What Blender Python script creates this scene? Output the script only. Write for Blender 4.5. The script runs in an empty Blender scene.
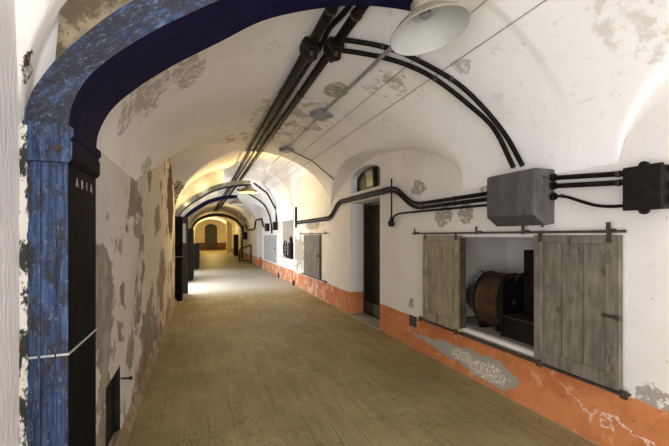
import bpy, bmesh, math, random
from mathutils import Vector, Matrix
random.seed(7)
PI = math.pi
SC = bpy.context.scene
COL = SC.collection

# ------------------------------------------------------------------ camera
FPX = 347.0; HOR = 236.0; CX = 334.5; CAMZ = 1.5; YAW = math.radians(21.1)
SA, CA = math.sin(YAW), math.cos(YAW)
cam_d = bpy.data.cameras.new('camera'); cam = bpy.data.objects.new('camera', cam_d); COL.objects.link(cam)
cam.location = (0, 0, CAMZ); cam.rotation_euler = (PI/2, 0, -YAW)
cam_d.sensor_width = 36; cam_d.lens = FPX/669*36; cam_d.shift_y = (HOR-223)/669
cam_d.clip_start = 0.02; cam_d.clip_end = 200
SC.camera = cam

XR, XL, XN = 2.65, -0.55, -0.645      # right wall, left wall, left wall of the near bay
YB, YE = -5.0, 39.7                   # ends of the gallery
YRIB = 1.70

def ray(px, py):
    u = (px-CX)/FPX; v = (HOR-py)/FPX
    return Vector((SA+CA*u, CA-SA*u, v))
def onx(px, py, x=XR):                # where the sight line meets the plane X = x
    r = ray(px, py); t = x/r.x
    return Vector((x, r.y*t, CAMZ+r.z*t))

BAYS = [-3.56, -0.18, 15.6, 19.0, 22.4, 25.8, 29.2, 32.6, 36.0]
LEFTB = [(3.60, 2.0), (3.9, 2.10), (4.4, 2.24), (4.87, 2.42), (5.6, 2.86), (6.2, 3.08), (6.6, 3.19), (7.2, 3.12), (7.7, 2.95), (8.15, 2.70), (8.5, 2.38), (8.70, 2.0)]
def table(T, y):
    if y <= T[0][0] or y >= T[-1][0]: return 0
    for i, (a, b) in enumerate(zip(T, T[1:])):
        if a[0] <= y <= b[0]:
            p0 = T[max(i-1, 0)]; p3 = T[min(i+2, len(T)-1)]
            m1 = (b[1]-p0[1])/(b[0]-p0[0]); m2 = (p3[1]-a[1])/(p3[0]-a[0]); h = b[0]-a[0]; t = (y-a[0])/h
            return (2*t**3-3*t*t+1)*a[1]+(t**3-2*t*t+t)*h*m1+(-2*t**3+3*t*t)*b[1]+(t**3-t*t)*h*m2
def barrel(x, y):
    cx, a = (1.05, 1.6) if y > YRIB+.1 else (1.0025, 1.6475)
    return 2.0+1.2*math.sqrt(max(0, 1-((x-cx)/a)**2))
def vault(x, y):
    z = barrel(x, y)
    for c in BAYS:
        d = (y-c)/1.68
        if abs(d) < 1: z = max(z, 2.0+0.88*math.sqrt(1-d*d))
    if x < 1.05: z = max(z, table(LEFTB, y))
    else:
        d = (y-5.05)/2.03
        if abs(d) < 1:
            w = 2.02+0.76*math.sqrt(1-d*d)
            k = .30*min(1, max(0, (4.9-y)/.8)); h = max(k-abs(z-w), 0)/k if k > 0 else 0
            z = max(z, w)+h*h*k*.25
        d = (y-8.75)/1.66
        if abs(d) < 1: z = max(z, 2.02+1.17*math.sqrt(1-abs(d)**7))
    if 7.12 < y < 10.4:
        k = min(1, max(0, (x-.55)/.7)); k = k*k*(3-2*k); e = min(1, (2.65-x)/.25)
        z += .32*k*math.sqrt(max(0, 1-(1-e)**2))
    if x < 1.0 and y < 1.66:
        d = (y+.1)/1.76
        if abs(d) < 1: z = max(z, 2.0+1.15*math.sqrt(1-abs(d)**9))
    return z
def onvault(px, py, off=0.0):
    r = ray(px, py); lo, hi = 0.5, 60.0
    for _ in range(50):
        m = (lo+hi)/2; p = r*m; p.z += CAMZ
        ins = XL-.1 < p.x < XR and p.z < barrel(p.x, p.y)-off
        if ins: lo = m
        else: hi = m
    p = r*lo; p.z += CAMZ
    return p

# ------------------------------------------------------------------ materials
class NT:
    def __init__(s, name):
        s.m = bpy.data.materials.new(name); s.m.use_nodes = True
        s.t = s.m.node_tree; s.b = s.t.nodes['Principled BSDF']
        s.pos = s.n('ShaderNodeNewGeometry').outputs['Position']
    def n(s, typ, ins=None, **at):
        nd = s.t.nodes.new(typ)
        for k, v in at.items(): setattr(nd, k, v)
        for k, v in (ins or {}).items(): s.set(nd.inputs[k], v)
        return nd
    def set(s, sock, v):
        if isinstance(v, bpy.types.NodeSocket): s.t.links.new(v, sock)
        else:
            if sock.type == 'RGBA' and len(v) == 3: v = (*v, 1)
            sock.default_value = v
    def mix(s, f, a, b, mode='MIX'):
        nd = s.n('ShaderNodeMix', {0: f, 6: a, 7: b}, data_type='RGBA', blend_type=mode); return nd.outputs[2]
    def math(s, op, a, b=0.0):
        return s.n('ShaderNodeMath', {0: a, 1: b}, operation=op).outputs[0]
    def vmul(s, v, k): return s.n('ShaderNodeVectorMath', {0: v, 1: k}, operation='MULTIPLY').outputs[0]
    def vadd(s, v, k): return s.n('ShaderNodeVectorMath', {0: v, 1: k}, operation='ADD').outputs[0]
    def noise(s, v, scale, detail=5, rough=.6, dist=0.0):
        return s.n('ShaderNodeTexNoise', {'Vector': v, 'Scale': scale, 'Detail': detail, 'Roughness': rough, 'Distortion': dist}).outputs[0]
    def step(s, v, lo, hi):
        return s.n('ShaderNodeMapRange', {0: v, 1: lo, 2: hi}, interpolation_type='SMOOTHSTEP').outputs[0]
    def axis(s, i): return s.n('ShaderNodeSeparateXYZ', {0: s.pos}).outputs[i]
    def blob(s, c, r, k=.7, nscale=6.0, edge=.06, inner=0.0):
        v = s.vmul(s.vadd(s.pos, (-c[0], -c[1], -c[2])), (1/r[0], 1/r[1], 1/r[2]))
        d = s.n('ShaderNodeVectorMath', {0: v}, operation='LENGTH').outputs['Value']
        nz = s.math('MULTIPLY', s.math('SUBTRACT', s.noise(s.pos, nscale, 6, .65), .5), k*2)
        return s.math('SUBTRACT', 1.0, s.step(s.math('ADD', d, nz), 1-edge, 1+edge))
    def mx(s, *ms):
        a = ms[0]
        for b in ms[1:]: a = s.math('MAXIMUM', a, b)
        return a
    def bump(s, h, strength=.3, dist=.02):
        nd = s.n('ShaderNodeBump', {'Height': h, 'Strength': strength, 'Distance': dist}); s.set(s.b.inputs['Normal'], nd.outputs[0])
    def done(s, color, rough=.8, metal=0.0, spec=.3):
        s.set(s.b.inputs['Base Color'], color); s.set(s.b.inputs['Roughness'], rough)
        s.set(s.b.inputs['Metallic'], metal); s.set(s.b.inputs['Specular IOR Level'], spec)
        return s.m

def worn(name, c1, c2, scale=8, lo=.5, hi=.62, rough=.6, metal=0.0, stretch=(1, 1, 1), bump=.15, c3=None, lo3=.62, hi3=.68, spec=.3):
    t = NT(name); p = t.vmul(t.pos, stretch)
    a = t.noise(p, scale, 8, .65); c = t.mix(t.step(a, lo, hi), c1, c2)
    if c3 is not None:
        b = t.noise(t.vadd(p, (3.1, 7.7, 1.3)), scale*2.2, 8, .7); c = t.mix(t.step(b, lo3, hi3), c, c3)
    f = t.noise(t.pos, 60, 3, .6); c = t.mix(t.math('MULTIPLY', f, .35), c, tuple(x*.55 for x in c1))
    t.bump(t.math('ADD', a, t.math('MULTIPLY', f, .3)), bump, .01)
    return t.done(c, rough, metal, spec)

WHITE = (.77, .745, .71)
def m_right_wall():
    t = NT('plaster_right'); z = t.axis(2)
    p = t.pos
    big = t.noise(p, 1.3, 6, .6); fine = t.noise(p, 14, 6, .65)
    white = t.mix(t.step(big, .42, .72), WHITE, (.70, .665, .62))
    white = t.mix(t.step(fine, .60, .72), white, (.62, .58, .52))
    # flaked patches of grey render
    def wb(px, py, ry, rz, k=.8, n=7): c = onx(px, py); return t.blob(c, (1, ry, rz), k, n)
    flake = t.mx(wb(443, 217, .16, .12, 1.0), wb(466, 214, .10, .12, 1.0), wb(419, 188, .16, .10, 1.0),
                 wb(411, 303, .07, .07, 1.6, 14), wb(659, 404, .11, .10, .9), wb(497, 186, .2, .1, 1.3, 9),
                 wb(313, 226, .6, .10, 1.3, 4), wb(299, 250, .5, .5, 1.5, 3))
    flake = t.math('MULTIPLY', flake, t.step(t.noise(p, 24, 4), .36, .46))
    white = t.mix(flake, white, (.37, .33, .28))
    specks = t.step(t.noise(t.vadd(p, (5, 0, 0)), 30, 2, .5), .72, .76)
    white = t.mix(t.math('MULTIPLY', specks, .5), white, (.25, .21, .16))
    # orange dado painted to about knee height
    edge = t.math('ADD', z, t.math('MULTIPLY', t.math('SUBTRACT', t.noise(p, 9, 5), .5), .05))
    dado = t.math('SUBTRACT', 1.0, t.step(edge, .425, .435))
    org = t.mix(t.step(t.noise(p, 3.2, 6, .65), .40, .66), (.60, .225, .082), (.46, .155, .057))
    org = t.mix(t.step(t.noise(t.vadd(p, (1, 2, 3)), 7, 7, .7), .57, .66), org, (.66, .31, .15))
    org = t.mix(t.step(t.noise(t.vadd(p, (4, 2, 3)), 18, 6, .7), .62, .68), org, (.30, .13, .06))
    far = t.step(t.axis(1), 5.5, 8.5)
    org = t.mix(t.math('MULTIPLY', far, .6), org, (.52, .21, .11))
    def db(px, py, ry, rz, k=.7, n=6): c = onx(px, py); return t.blob(c, (1, ry, rz), k, n)
    bare = t.mx(db(447, 349, .22, .085, .9, 8), db(472, 362, .27, .12, .8, 8), db(497, 374, .23, .14, .75, 8), db(430, 341, .35, .035, 1.0, 9), db(445, 352, .4, .012, .8, 10))
    peb = t.step(t.noise(p, 55, 3, .6), .50, .56)
    barec = t.mix(peb, (.40, .36, .29), (.74, .70, .63))
    inner = t.mx(db(486, 371, .24, .085, .8, 5), db(462, 356, .2, .06, .8, 5))
    barec = t.mix(inner, (.36, .335, .28), barec)
    org = t.mix(bare, org, barec)
    cr = t.math('ABSOLUTE', t.math('SUBTRACT', t.noise(t.vmul(p, (1, 1, 1.6)), 2.6, 5, .6), .5))
    crack = t.math('MULTIPLY', t.math('SUBTRACT', 1.0, t.step(cr, .004, .012)), t.step(t.noise(p, 1.9, 3), .55, .62))
    org = t.mix(t.math('MULTIPLY', crack, .8), org, (.66, .5, .4))
    cz1 = t.math('ADD', t.math('MULTIPLY', t.noise(p, 4.5, 7, .65), .55), t.math('MULTIPLY', t.axis(1), .22))
    ln = t.math('SUBTRACT', 1.0, t.step(t.math('ABSOLUTE', t.math('SUBTRACT', t.math('SUBTRACT', z, cz1), -.40)), .003, .013))
    org = t.mix(t.math('MULTIPLY', t.math('MULTIPLY', ln, t.math('SUBTRACT', 1.0, t.step(t.axis(1), 1.75, 2.0))), t.step(t.noise(p, 30, 4), .35, .5)), org, (.74, .64, .55))
    low = t.math('SUBTRACT', 1.0, t.step(t.math('ADD', z, t.math('MULTIPLY', t.noise(p, 12, 5), .06)), .035, .06))
    org = t.mix(t.math('MULTIPLY', low, .7), org, (.38, .25, .15))
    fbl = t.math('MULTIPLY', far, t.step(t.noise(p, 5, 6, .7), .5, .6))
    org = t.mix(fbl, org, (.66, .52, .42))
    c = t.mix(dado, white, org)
    t.bump(t.math('SUBTRACT', t.math('ADD', t.math('MULTIPLY', big, .5), t.math('MULTIPLY', fine, .12)), t.math('MULTIPLY', t.mx(flake, t.math('MULTIPLY', bare, dado)), .3)), .35, .03)
    return t.done(c, .85, 0, .2)

def m_left_wall():
    t = NT('plaster_left'); p = t.pos; z = t.axis(2); y = t.axis(1)
    q = t.vmul(p, (1, .62, .8))
    a = t.noise(q, 2.3, 9, .62, .3)
    lowb = t.math('MULTIPLY', t.math('SUBTRACT', 1.0, t.step(z, .1, 1.6)), .05)
    nearer = t.math('MULTIPLY', t.math('SUBTRACT', 1.0, t.step(y, 3.4, 4.4)), .05)
    peel = t.step(t.math('ADD', t.math('ADD', a, lowb), nearer), .545, .56)
    base = t.mix(t.step(t.noise(p, 1.4, 5), .4, .7), (.69, .665, .62), (.61, .58, .52))
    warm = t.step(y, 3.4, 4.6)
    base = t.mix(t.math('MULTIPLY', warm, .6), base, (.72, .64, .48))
    gr = t.mix(t.step(t.noise(t.vmul(p, (1, 1, .6)), 7, 6), .42, .6), (.26, .225, .185), (.38, .33, .27))
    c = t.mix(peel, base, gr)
    st = t.step(t.noise(t.vmul(t.vadd(p, (2, 9, 0)), (1, .8, .7)), 6, 8, .7), .635, .67)
    c = t.mix(t.math('MULTIPLY', st, .7), c, (.16, .12, .07))
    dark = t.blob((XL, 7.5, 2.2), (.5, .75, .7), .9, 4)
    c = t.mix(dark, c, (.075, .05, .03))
    rust = t.math('MULTIPLY', t.math('SUBTRACT', 1.0, t.step(z, .12, .5)), t.step(t.noise(t.vadd(p, (8, 1, 1)), 4, 6, .7), .46, .6))
    c = t.mix(t.math('MULTIPLY', rust, .8), c, (.30, .17, .08))
    t.bump(t.math('SUBTRACT', t.math('MULTIPLY', t.noise(p, 9, 6), .3), t.math('MULTIPLY', peel, .4)), .5, .03)
    return t.done(c, .9, 0, .15)

def m_near_wall():
    t = NT('plaster_near'); p = t.pos
    c = t.mix(t.step(t.noise(p, 3, 6), .4, .7), (.85, .835, .84), (.76, .745, .75))
    s = t.step(t.noise(t.vmul(p, (3, 14, 1)), 7, 5, .6), .52, .7)
    c = t.mix(t.math('MULTIPLY', s, .4), c, (.6, .585, .57))
    t.bump(t.noise(t.vmul(p, (3, 6, 1)), 12, 5), .5, .02)
    return t.done(c, .85, 0, .2)

def m_ceiling():
    t = NT('plaster_vault'); p = t.pos
    big = t.noise(p, 1.1, 6, .6); fine = t.noise(p, 11, 6, .65)
    c = t.mix(t.step(big, .40, .70), (.89, .872, .855), (.82, .80, .775))
    c = t.mix(t.math('MULTIPLY', t.step(fine, .58, .76), .6), c, (.64, .60, .54))
    ochre = t.mx(t.blob((1.15, 4.9, 3.2), (.5, .9, .6), 1.0, 4), t.blob((.75, 6.1, 3.1), (.7, .5, .5), 1.0, 5), t.blob((1.75, 3.2, 3.1), (.25, .25, .4), 1.0, 6))
    ochre = t.math('MULTIPLY', ochre, t.step(t.noise(t.vmul(p, (1, .7, 1)), 6, 7, .7), .47, .62))
    c = t.mix(t.math('MULTIPLY', ochre, .75), c, (.36, .27, .14))
    def vb(px, py, rx, ry, rz, k=.8, n=6): return t.blob(onvault(px, py), (rx, ry, rz), k, n)
    grey = t.mx(vb(150, 88, .16, .35, .20, 1.0, 5), vb(125, 118, .10, .16, .14, 1.0, 7), vb(188, 72, .14, .3, .16, 1.1, 6), vb(146, 172, .08, .25, .2, 1.0, 7),
                vb(393, 82, .12, .10, .15, 1.2, 9), vb(462, 66, .07, .09, .15, 1.0, 9))
    c = t.mix(t.math('MULTIPLY', t.math('MULTIPLY', grey, t.step(t.noise(p, 13, 6, .7), .38, .55)), .75), c, (.40, .365, .31))
    tr = t.math('MULTIPLY', vb(648, 5, .35, .25, .3, .9, 4), t.step(t.noise(p, 9, 6, .7), .45, .6))
    c = t.mix(t.math('MULTIPLY', tr, .45), c, (.45, .38, .28))
    patch = t.blob(onvault(336, 90), (.13, .19, .3), .35, 7)
    pc = t.mix(t.step(t.noise(p, 16, 5, .7), .45, .58), (.34, .32, .28), (.66, .62, .57))
    c = t.mix(patch, c, pc)
    line = t.math('ABSOLUTE', t.math('SUBTRACT', t.noise(p, 1.7, 6, .62), .5))
    crack = t.math('MULTIPLY', t.math('SUBTRACT', 1.0, t.step(line, .002, .007)), t.step(t.noise(p, 2.1, 2), .52, .6))
    c = t.mix(t.math('MULTIPLY', crack, .3), c, (.34, .29, .22))
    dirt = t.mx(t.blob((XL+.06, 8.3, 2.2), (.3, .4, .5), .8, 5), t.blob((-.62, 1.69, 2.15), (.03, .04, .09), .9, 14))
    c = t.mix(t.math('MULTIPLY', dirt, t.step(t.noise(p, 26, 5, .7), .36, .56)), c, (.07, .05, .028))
    t.bump(t.math('SUBTRACT', t.math('ADD', t.math('MULTIPLY', big, .6), t.math('MULTIPLY', fine, .12)), t.math('MULTIPLY', t.mx(grey, patch), .25)), .35, .03)
    return t.done(c, .85, 0, .2)

def m_floor():
    t = NT('concrete_floor'); p = t.pos
    big = t.noise(p, 1.1, 9, .68); st = t.noise(t.vmul(p, (5, .7, 1)), 2.2, 7, .65)
    c = t.mix(t.step(big, .36, .66), (.225, .184, .078), (.325, .272, .128))
    c = t.mix(t.math('MULTIPLY', t.step(st, .46, .62), .4), c, (.175, .140, .070))
    f = t.noise(p, 22, 6, .7)
    c = t.mix(t.math('MULTIPLY', t.step(f, .5, .75), .4), c, (.40, .34, .2))
    x = t.axis(0)
    fr = t.math('ABSOLUTE', t.math('SUBTRACT', t.math('FRACT', t.math('ADD', t.math('MULTIPLY', x, 5.5), t.math('MULTIPLY', t.noise(p, 1.5, 3), .35))), .5))
    board = t.math('SUBTRACT', 1.0, t.step(fr, .01, .05))
    board = t.math('MULTIPLY', board, t.step(t.noise(t.vmul(p, (3, .5, 1)), 2, 4), .45, .6))
    c = t.mix(t.math('MULTIPLY', board, .6), c, (.115, .092, .045))
    lb = t.math('MULTIPLY', t.math('SUBTRACT', 1.0, t.step(t.math('ABSOLUTE', t.math('SUBTRACT', fr, .07)), .01, .05)), t.step(t.noise(t.vmul(t.vadd(p, (6, 3, 0)), (3, .5, 1)), 2, 4), .48, .6))
    c = t.mix(t.math('MULTIPLY', lb, .35), c, (.42, .36, .22))
    cr = t.math('ABSOLUTE', t.math('SUBTRACT', t.noise(t.vmul(p, (.7, 1.4, 1)), .9, 6, .62), .5))
    c = t.mix(t.math('MULTIPLY', t.math('SUBTRACT', 1.0, t.step(cr, .001, .0045)), .6), c, (.09, .072, .04))
    chip = t.math('MULTIPLY', t.step(t.noise(t.vmul(p, (1.6, 1, 1)), 5.5, 7, .65), .66, .69), 1.0)
    c = t.mix(t.math('MULTIPLY', chip, .7), c, (.11, .085, .05))
    specks = t.step(t.noise(t.vadd(p, (5, 5, 0)), 40, 2, .5), .745, .77)
    c = t.mix(t.math('MULTIPLY', specks, .5), c, (.55, .5, .42))
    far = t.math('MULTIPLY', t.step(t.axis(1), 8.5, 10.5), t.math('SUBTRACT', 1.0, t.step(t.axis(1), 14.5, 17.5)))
    c = t.mix(t.math('MULTIPLY', far, .65), c, (.46, .445, .43))  # daylight from the left doorway lightened into the floor colour
    t.bump(t.math('SUBTRACT', t.math('MULTIPLY', f, .25), t.math('MULTIPLY', chip, .4)), .35, .012)
    rough = t.math('ADD', .42, t.math('MULTIPLY', st, .25))
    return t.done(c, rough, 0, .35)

def m_blue(name, bent=False):
    t = NT(name); p = t.pos; z = t.axis(2)
    if bent: p = t.n('ShaderNodeVectorRotate', {'Vector': p, 'Angle': -.85, 'Axis': (0, 1, 0)}).outputs[0]
    a = t.noise(t.vmul(p, (2.6, 2.6, 1.1) if bent else (6, 6, .5)), 7, 9, .72)
    c = t.mix(t.step(a, .40, .60), (.012, .022, .060), (.036, .072, .165))
    b = t.noise(t.vmul(t.vadd(p, (3, 1, 7)), (3.5, 3.5, 1.6) if bent else (9, 9, .35)), 12, 9, .75)
    c = t.mix(t.math('MULTIPLY', t.step(b, .50, .66), .6), c, (.13, .18, .28))
    arch = t.math('MULTIPLY', t.step(z, 1.9, 2.0), .09)
    d = t.noise(t.vmul(t.vadd(p, (9, 1, 2)), (2.4, 2.4, 1.1)), 7, 10, .75)
    c = t.mix(t.math('MULTIPLY', t.step(t.math('ADD', d, arch), .49, .58), .85), c, (.026, .025, .028))
    e = t.noise(t.vmul(t.vadd(p, (1, 8, 2)), (2.5, 2.5, 1)), 34, 9, .85)
    c = t.mix(t.math('MULTIPLY', t.step(e, .54, .63), .7), c, (.22, .26, .33))
    g = t.noise(t.vmul(t.vadd(p, (4, 8, 7)), (4, 4, .8)), 20, 9, .8)
    c = t.mix(t.math('MULTIPLY', t.step(g, .60, .66), .8), c, (.42, .42, .40))
    t.bump(t.math('ADD', b, t.math('MULTIPLY', d, -.6)), .5, .012)
    return t.done(c, .6, 0, .25)

def m_navy():
    t = NT('navy_paint'); p = t.pos; z = t.axis(2)
    a = t.noise(p, 7, 7, .65)
    c = t.mix(t.step(a, .45, .7), (.006, .006, .028), (.010, .010, .040))
    low = t.math('SUBTRACT', 1.0, t.step(z, 1.80, 1.92))
    c = t.mix(low, c, t.mix(t.step(t.noise(t.vmul(p, (1, 3, .5)), 9, 6), .5, .7), (.005, .005, .007), (.014, .012, .011)))
    g = t.step(t.noise(p, 50, 2, .5), .72, .76); c = t.mix(t.math('MULTIPLY', g, .3), c, (.06, .07, .14))
    t.bump(a, .2, .01)
    return t.done(c, .75, 0, .05)

def m_infill():
    t = NT('dirty_infill'); p = t.pos
    a = t.noise(p, 6, 8, .68)
    c = t.mix(t.step(a, .42, .58), (.30, .25, .17), (.11, .088, .055))
    c = t.mix(t.step(t.noise(t.vadd(p, (4, 4, 4)), 10, 8, .7), .58, .64), c, (.06, .045, .028))
    t.bump(a, .7, .03); return t.done(c, .9, 0, .15)
def m_infill2():
    t = NT('pale_infill'); p = t.pos
    a = t.noise(p, 3, 8, .68)
    t.bump(a, .3, .02); return t.done(t.mix(t.step(a, .5, .65), (.72, .68, .6), (.55, .5, .42)), .9, 0, .15)

def m_planks(name, c1, c2, c3=(.05, .04, .03)):
    t = NT(name); p = t.vmul(t.pos, (6, 6, .8))
    a = t.noise(p, 5, 8, .65); c = t.mix(t.step(a, .38, .66), c1, c2)
    b = t.noise(t.vmul(t.vadd(t.pos, (2, 3, 9)), (1, 1, .5)), 9, 7, .7); c = t.mix(t.math('MULTIPLY', t.step(b, .56, .68), .7), c, c3)
    g = t.noise(t.vadd(t.pos, (7, 3, 9)), 4, 5, .6); c = t.mix(t.math('MULTIPLY', t.step(g, .5, .7), .4), c, tuple(min(1, x*1.35) for x in c2))
    t.bump(a, .25, .006); return t.done(c, .6, 0, .3)

def m_emit(name, col, s):
    t = NT(name); t.set(t.b.inputs['Emission Color'], col); t.set(t.b.inputs['Emission Strength'], s); return t.done(col, .4)

def m_diag():
    t = NT('door_green'); p = t.pos
    z = t.axis(2); y = t.axis(1)
    w = t.math('FRACT', t.math('MULTIPLY', t.math('ADD', z, y), 5.2))
    gap = t.math('SUBTRACT', 1.0, t.step(t.math('ABSOLUTE', t.math('SUBTRACT', w, .5)), .03, .09))
    a = t.noise(p, 12, 7, .65)
    c = t.mix(t.step(a, .4, .65), (.013, .016, .008), (.026, .030, .016))
    c = t.mix(gap, c, (.006, .006, .004))
    t.bump(t.math('SUBTRACT', 1.0, gap), .6, .015); return t.done(c, .7, 0, .08)

M = {}
M['right'] = m_right_wall(); M['left'] = m_left_wall(); M['near'] = m_near_wall(); M['vault'] = m_ceiling(); M['floor'] = m_floor()
M['blue'] = m_blue('worn_blue'); M['blue_arch'] = m_blue('worn_blue_bent', True); M['navy'] = m_navy(); M['infill'] = m_infill(); M['infill2'] = m_infill2()
M['black'] = worn('black_paint', (.008, .007, .006), (.020, .017, .013), 9, .5, .65, .55, c3=(.045, .035, .024), lo3=.64, hi3=.7, spec=.2)
M['pipe'] = worn('dark_pipe', (.007, .006, .005), (.018, .014, .010), 12, .5, .62, .5, c3=(.06, .044, .028), lo3=.66, hi3=.72, spec=.1)
M['iron'] = worn('rusty_iron', (.045, .034, .024), (.10, .068, .042), 14, .45, .6, .6, c3=(.2, .16, .12), lo3=.6, hi3=.66)
M['rust'] = worn('rust', (.042, .020, .009), (.078, .040, .018), 9, .42, .6, .65, c3=(.04, .03, .025), lo3=.56, hi3=.64)
M['steelblue'] = worn('blue_grey_steel', (.12, .14, .17), (.22, .25, .30), 12, .45, .6, .45)
M['shutter'] = m_planks('shutter_grey', (.115, .102, .080), (.188, .168, .136), (.035, .029, .021))
M['shutter_dark'] = m_planks('shutter_olive', (.20, .170, .108), (.315, .27, .18), (.035, .028, .018))
M['shutter_pale'] = worn('pale_shutter', (.33, .35, .37), (.45, .47, .49), 5, .4, .6, .5)
M['box'] = worn('grey_box', (.070, .067, .065), (.112, .107, .104), 10, .4, .62, .5, stretch=(1, 1, .3), c3=(.035, .028, .022), lo3=.6, hi3=.68)
M['galv'] = worn('galvanised', (.27, .27, .285), (.36, .36, .375), 20, .4, .6, .45, .3)
M['enamel'] = worn('enamel_white', (.50, .51, .48), (.42, .43, .40), 5, .4, .7, .35, bump=.05, spec=.5)
M['enamel_out'] = worn('enamel_back', (.27, .23, .17), (.36, .32, .24), 8, .4, .65, .45, bump=.1)
M['green'] = m_diag(); M['frame_green'] = worn('frame_green', (.035, .036, .024), (.07, .068, .045), 12, .45, .65, .5)
M['sill'] = worn('sill_stone', (.38, .35, .31), (.28, .255, .22), 5, .4, .65, .8)
M['niche'] = worn('niche_plaster', (.84, .80, .75), (.74, .70, .65), 2.2, .42, .7, .85)
M['letter'] = worn('letter_paint', (.36, .35, .33), (.2, .19, .18), 30, .5, .65, .6)
M['dado_brown'] = worn('brown_dado', (.16, .085, .04), (.11, .06, .03), 3, .4, .65, .8)
M['endwall'] = worn('end_plaster', (.66, .60, .45), (.56, .5, .36), 2, .4, .65, .85)
M['wood_dark'] = m_planks('dark_wood', (.028, .022, .016), (.06, .045, .03))
M['wire'] = worn('thin_wire', (.20, .18, .16), (.28, .25, .22), 30, .4, .6, .6)
M['rope'] = worn('weld', (.55, .55, .52), (.40, .41, .42), 30, .45, .6, .7)
M['blowcone'] = worn('dark_cone', (.03, .032, .036), (.07, .072, .08), 12, .45, .6, .4)
M['rust_dark'] = worn('dark_rust', (.022, .016, .010), (.045, .032, .02), 12, .45, .6, .6)
M['kerb'] = worn('kerb_brown', (.26, .19, .11), (.40, .33, .23), 5, .4, .62, .85, c3=(.12, .09, .06))
def m_chips():
    t = NT('chipped_plaster'); a = t.noise(t.vmul(t.pos, (1, 1, .5)), 16, 6, .7); return t.done(t.mix(t.step(a, .47, .52), (.74, .72, .67), (.05, .045, .04)), .9, 0, .1)
M['chips'] = m_chips()
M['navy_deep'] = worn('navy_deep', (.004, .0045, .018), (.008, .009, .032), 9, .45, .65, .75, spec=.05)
def m_glass():
    t = NT('old_glass'); a = t.noise(t.pos, 8, 5); return t.done(t.mix(t.step(a, .4, .7), (.26, .24, .13), (.15, .14, .08)), .35, 0, .4)
M['glass'] = m_glass()
def m_skyglass():
    t = NT('sky_glass'); return t.done((.45, .52, .66), .12, .0, .8)  # sky reflection put into the pane's base colour
M['skyglass'] = m_skyglass()

# ------------------------------------------------------------------ mesh helpers
def new(): return bmesh.new()
def add_box(bm, x0, x1, y0, y1, z0, z1, rot=None, about=None):
    vs = [bm.verts.new((x, y, z)) for x in (x0, x1) for y in (y0, y1) for z in (z0, z1)]
    for f in ((0, 1, 3, 2), (4, 6, 7, 5), (0, 4, 5, 1), (2, 3, 7, 6), (0, 2, 6, 4), (1, 5, 7, 3)): bm.faces.new([vs[i] for i in f])
    if rot is not None:
        c = Vector(about if about else ((x0+x1)/2, (y0+y1)/2, (z0+z1)/2))
        for v in vs: v.co = c + rot @ (v.co-c)
    return vs
def add_tube(bm, pts, r, n=12, caps=True):
    pts = [Vector(p) for p in pts]; rings = []
    up = None
    for i, p in enumerate(pts):
        if i == 0: t = pts[1]-p
        elif i == len(pts)-1: t = p-pts[i-1]
        else: t = (pts[i+1]-p).normalized()+(p-pts[i-1]).normalized()
        t.normalize()
        if up is None:
            up = t.orthogonal().normalized()
        else:
            up = (up-t*up.dot(t)); up = up.normalized() if up.length > 1e-6 else t.orthogonal().normalized()
        s = t.cross(up); rr = r[i] if isinstance(r, (list, tuple)) else r
        rings.append([bm.verts.new(p+(up*math.cos(a)+s*math.sin(a))*rr) for a in [2*PI*k/n for k in range(n)]])
    for a, b in zip(rings, rings[1:]):
        for k in range(n): bm.faces.new((a[k], a[(k+1) % n], b[(k+1) % n], b[k]))
    if caps:
        bm.faces.new(list(reversed(rings[0]))); bm.faces.new(rings[-1])
def smooth_path(pts, rad=.08, n=5):
    pts = [Vector(p) for p in pts]; out = [pts[0]]
    for a, b, c in zip(pts, pts[1:], pts[2:]):
        d1, d2 = (a-b), (c-b); r = min(rad, d1.length*.45, d2.length*.45)
        p, q = b+d1.normalized()*r, b+d2.normalized()*r
        for k in range(n+1):
            s = k/n; out.append(p*(1-s)**2+b*2*s*(1-s)+q*s*s)
    out.append(pts[-1]); return out
def catmull(pts, n=6):
    pts = [Vector(p) for p in pts]; P = [pts[0]*2-pts[1]]+pts+[pts[-1]*2-pts[-2]]; out = []
    for i in range(1, len(P)-2):
        a, b, c, d = P[i-1:i+3]
        for k in range(n):
            t = k/n; out.append(.5*((2*b)+(c-a)*t+(2*a-5*b+4*c-d)*t*t+(3*b-a-3*c+d)*t**3))
    out.append(pts[-1]); return out
def add_lathe(bm, prof, c, axis=(0, 0, 1), n=32, close=False):
    ax = Vector(axis).normalized(); u = ax.orthogonal().normalized(); v = ax.cross(u); c = Vector(c); rings = []
    for r, h in prof:
        if r < 1e-5: rings.append([bm.verts.new(c+ax*h)])
        else: rings.append([bm.verts.new(c+ax*h+(u*math.cos(2*PI*k/n)+v*math.sin(2*PI*k/n))*r) for k in range(n)])
    for a, b in zip(rings, rings[1:]):
        for k in range(n):
            k2 = (k+1) % n
            if len(a) == 1 and len(b) == 1: continue
            if len(a) == 1: bm.faces.new((a[0], b[k2], b[k]))
            elif len(b) == 1: bm.faces.new((a[k], a[k2], b[0]))
            else: bm.faces.new((a[k], a[k2], b[k2], b[k]))
def add_prism(bm, poly, axis, a, b):
    """poly: 2-D points; axis 'y' -> points are (x,z) extruded along y; 'x' -> (y,z); 'z' -> (x,y)"""
    def P(p, t): return {'y': (p[0], t, p[1]), 'x': (t, p[0], p[1]), 'z': (p[0], p[1], t)}[axis]
    A = [bm.verts.new(P(p, a)) for p in poly]; B = [bm.verts.new(P(p, b)) for p in poly]
    n = len(poly)
    for i in range(n): bm.faces.new((A[i], A[(i+1) % n], B[(i+1) % n], B[i]))
    bm.faces.new(list(reversed(A))); bm.faces.new(B)
def wloc(o):
    v = Vector((0, 0, 0))
    while o is not None: v += o.location; o = o.parent
    return v
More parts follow.
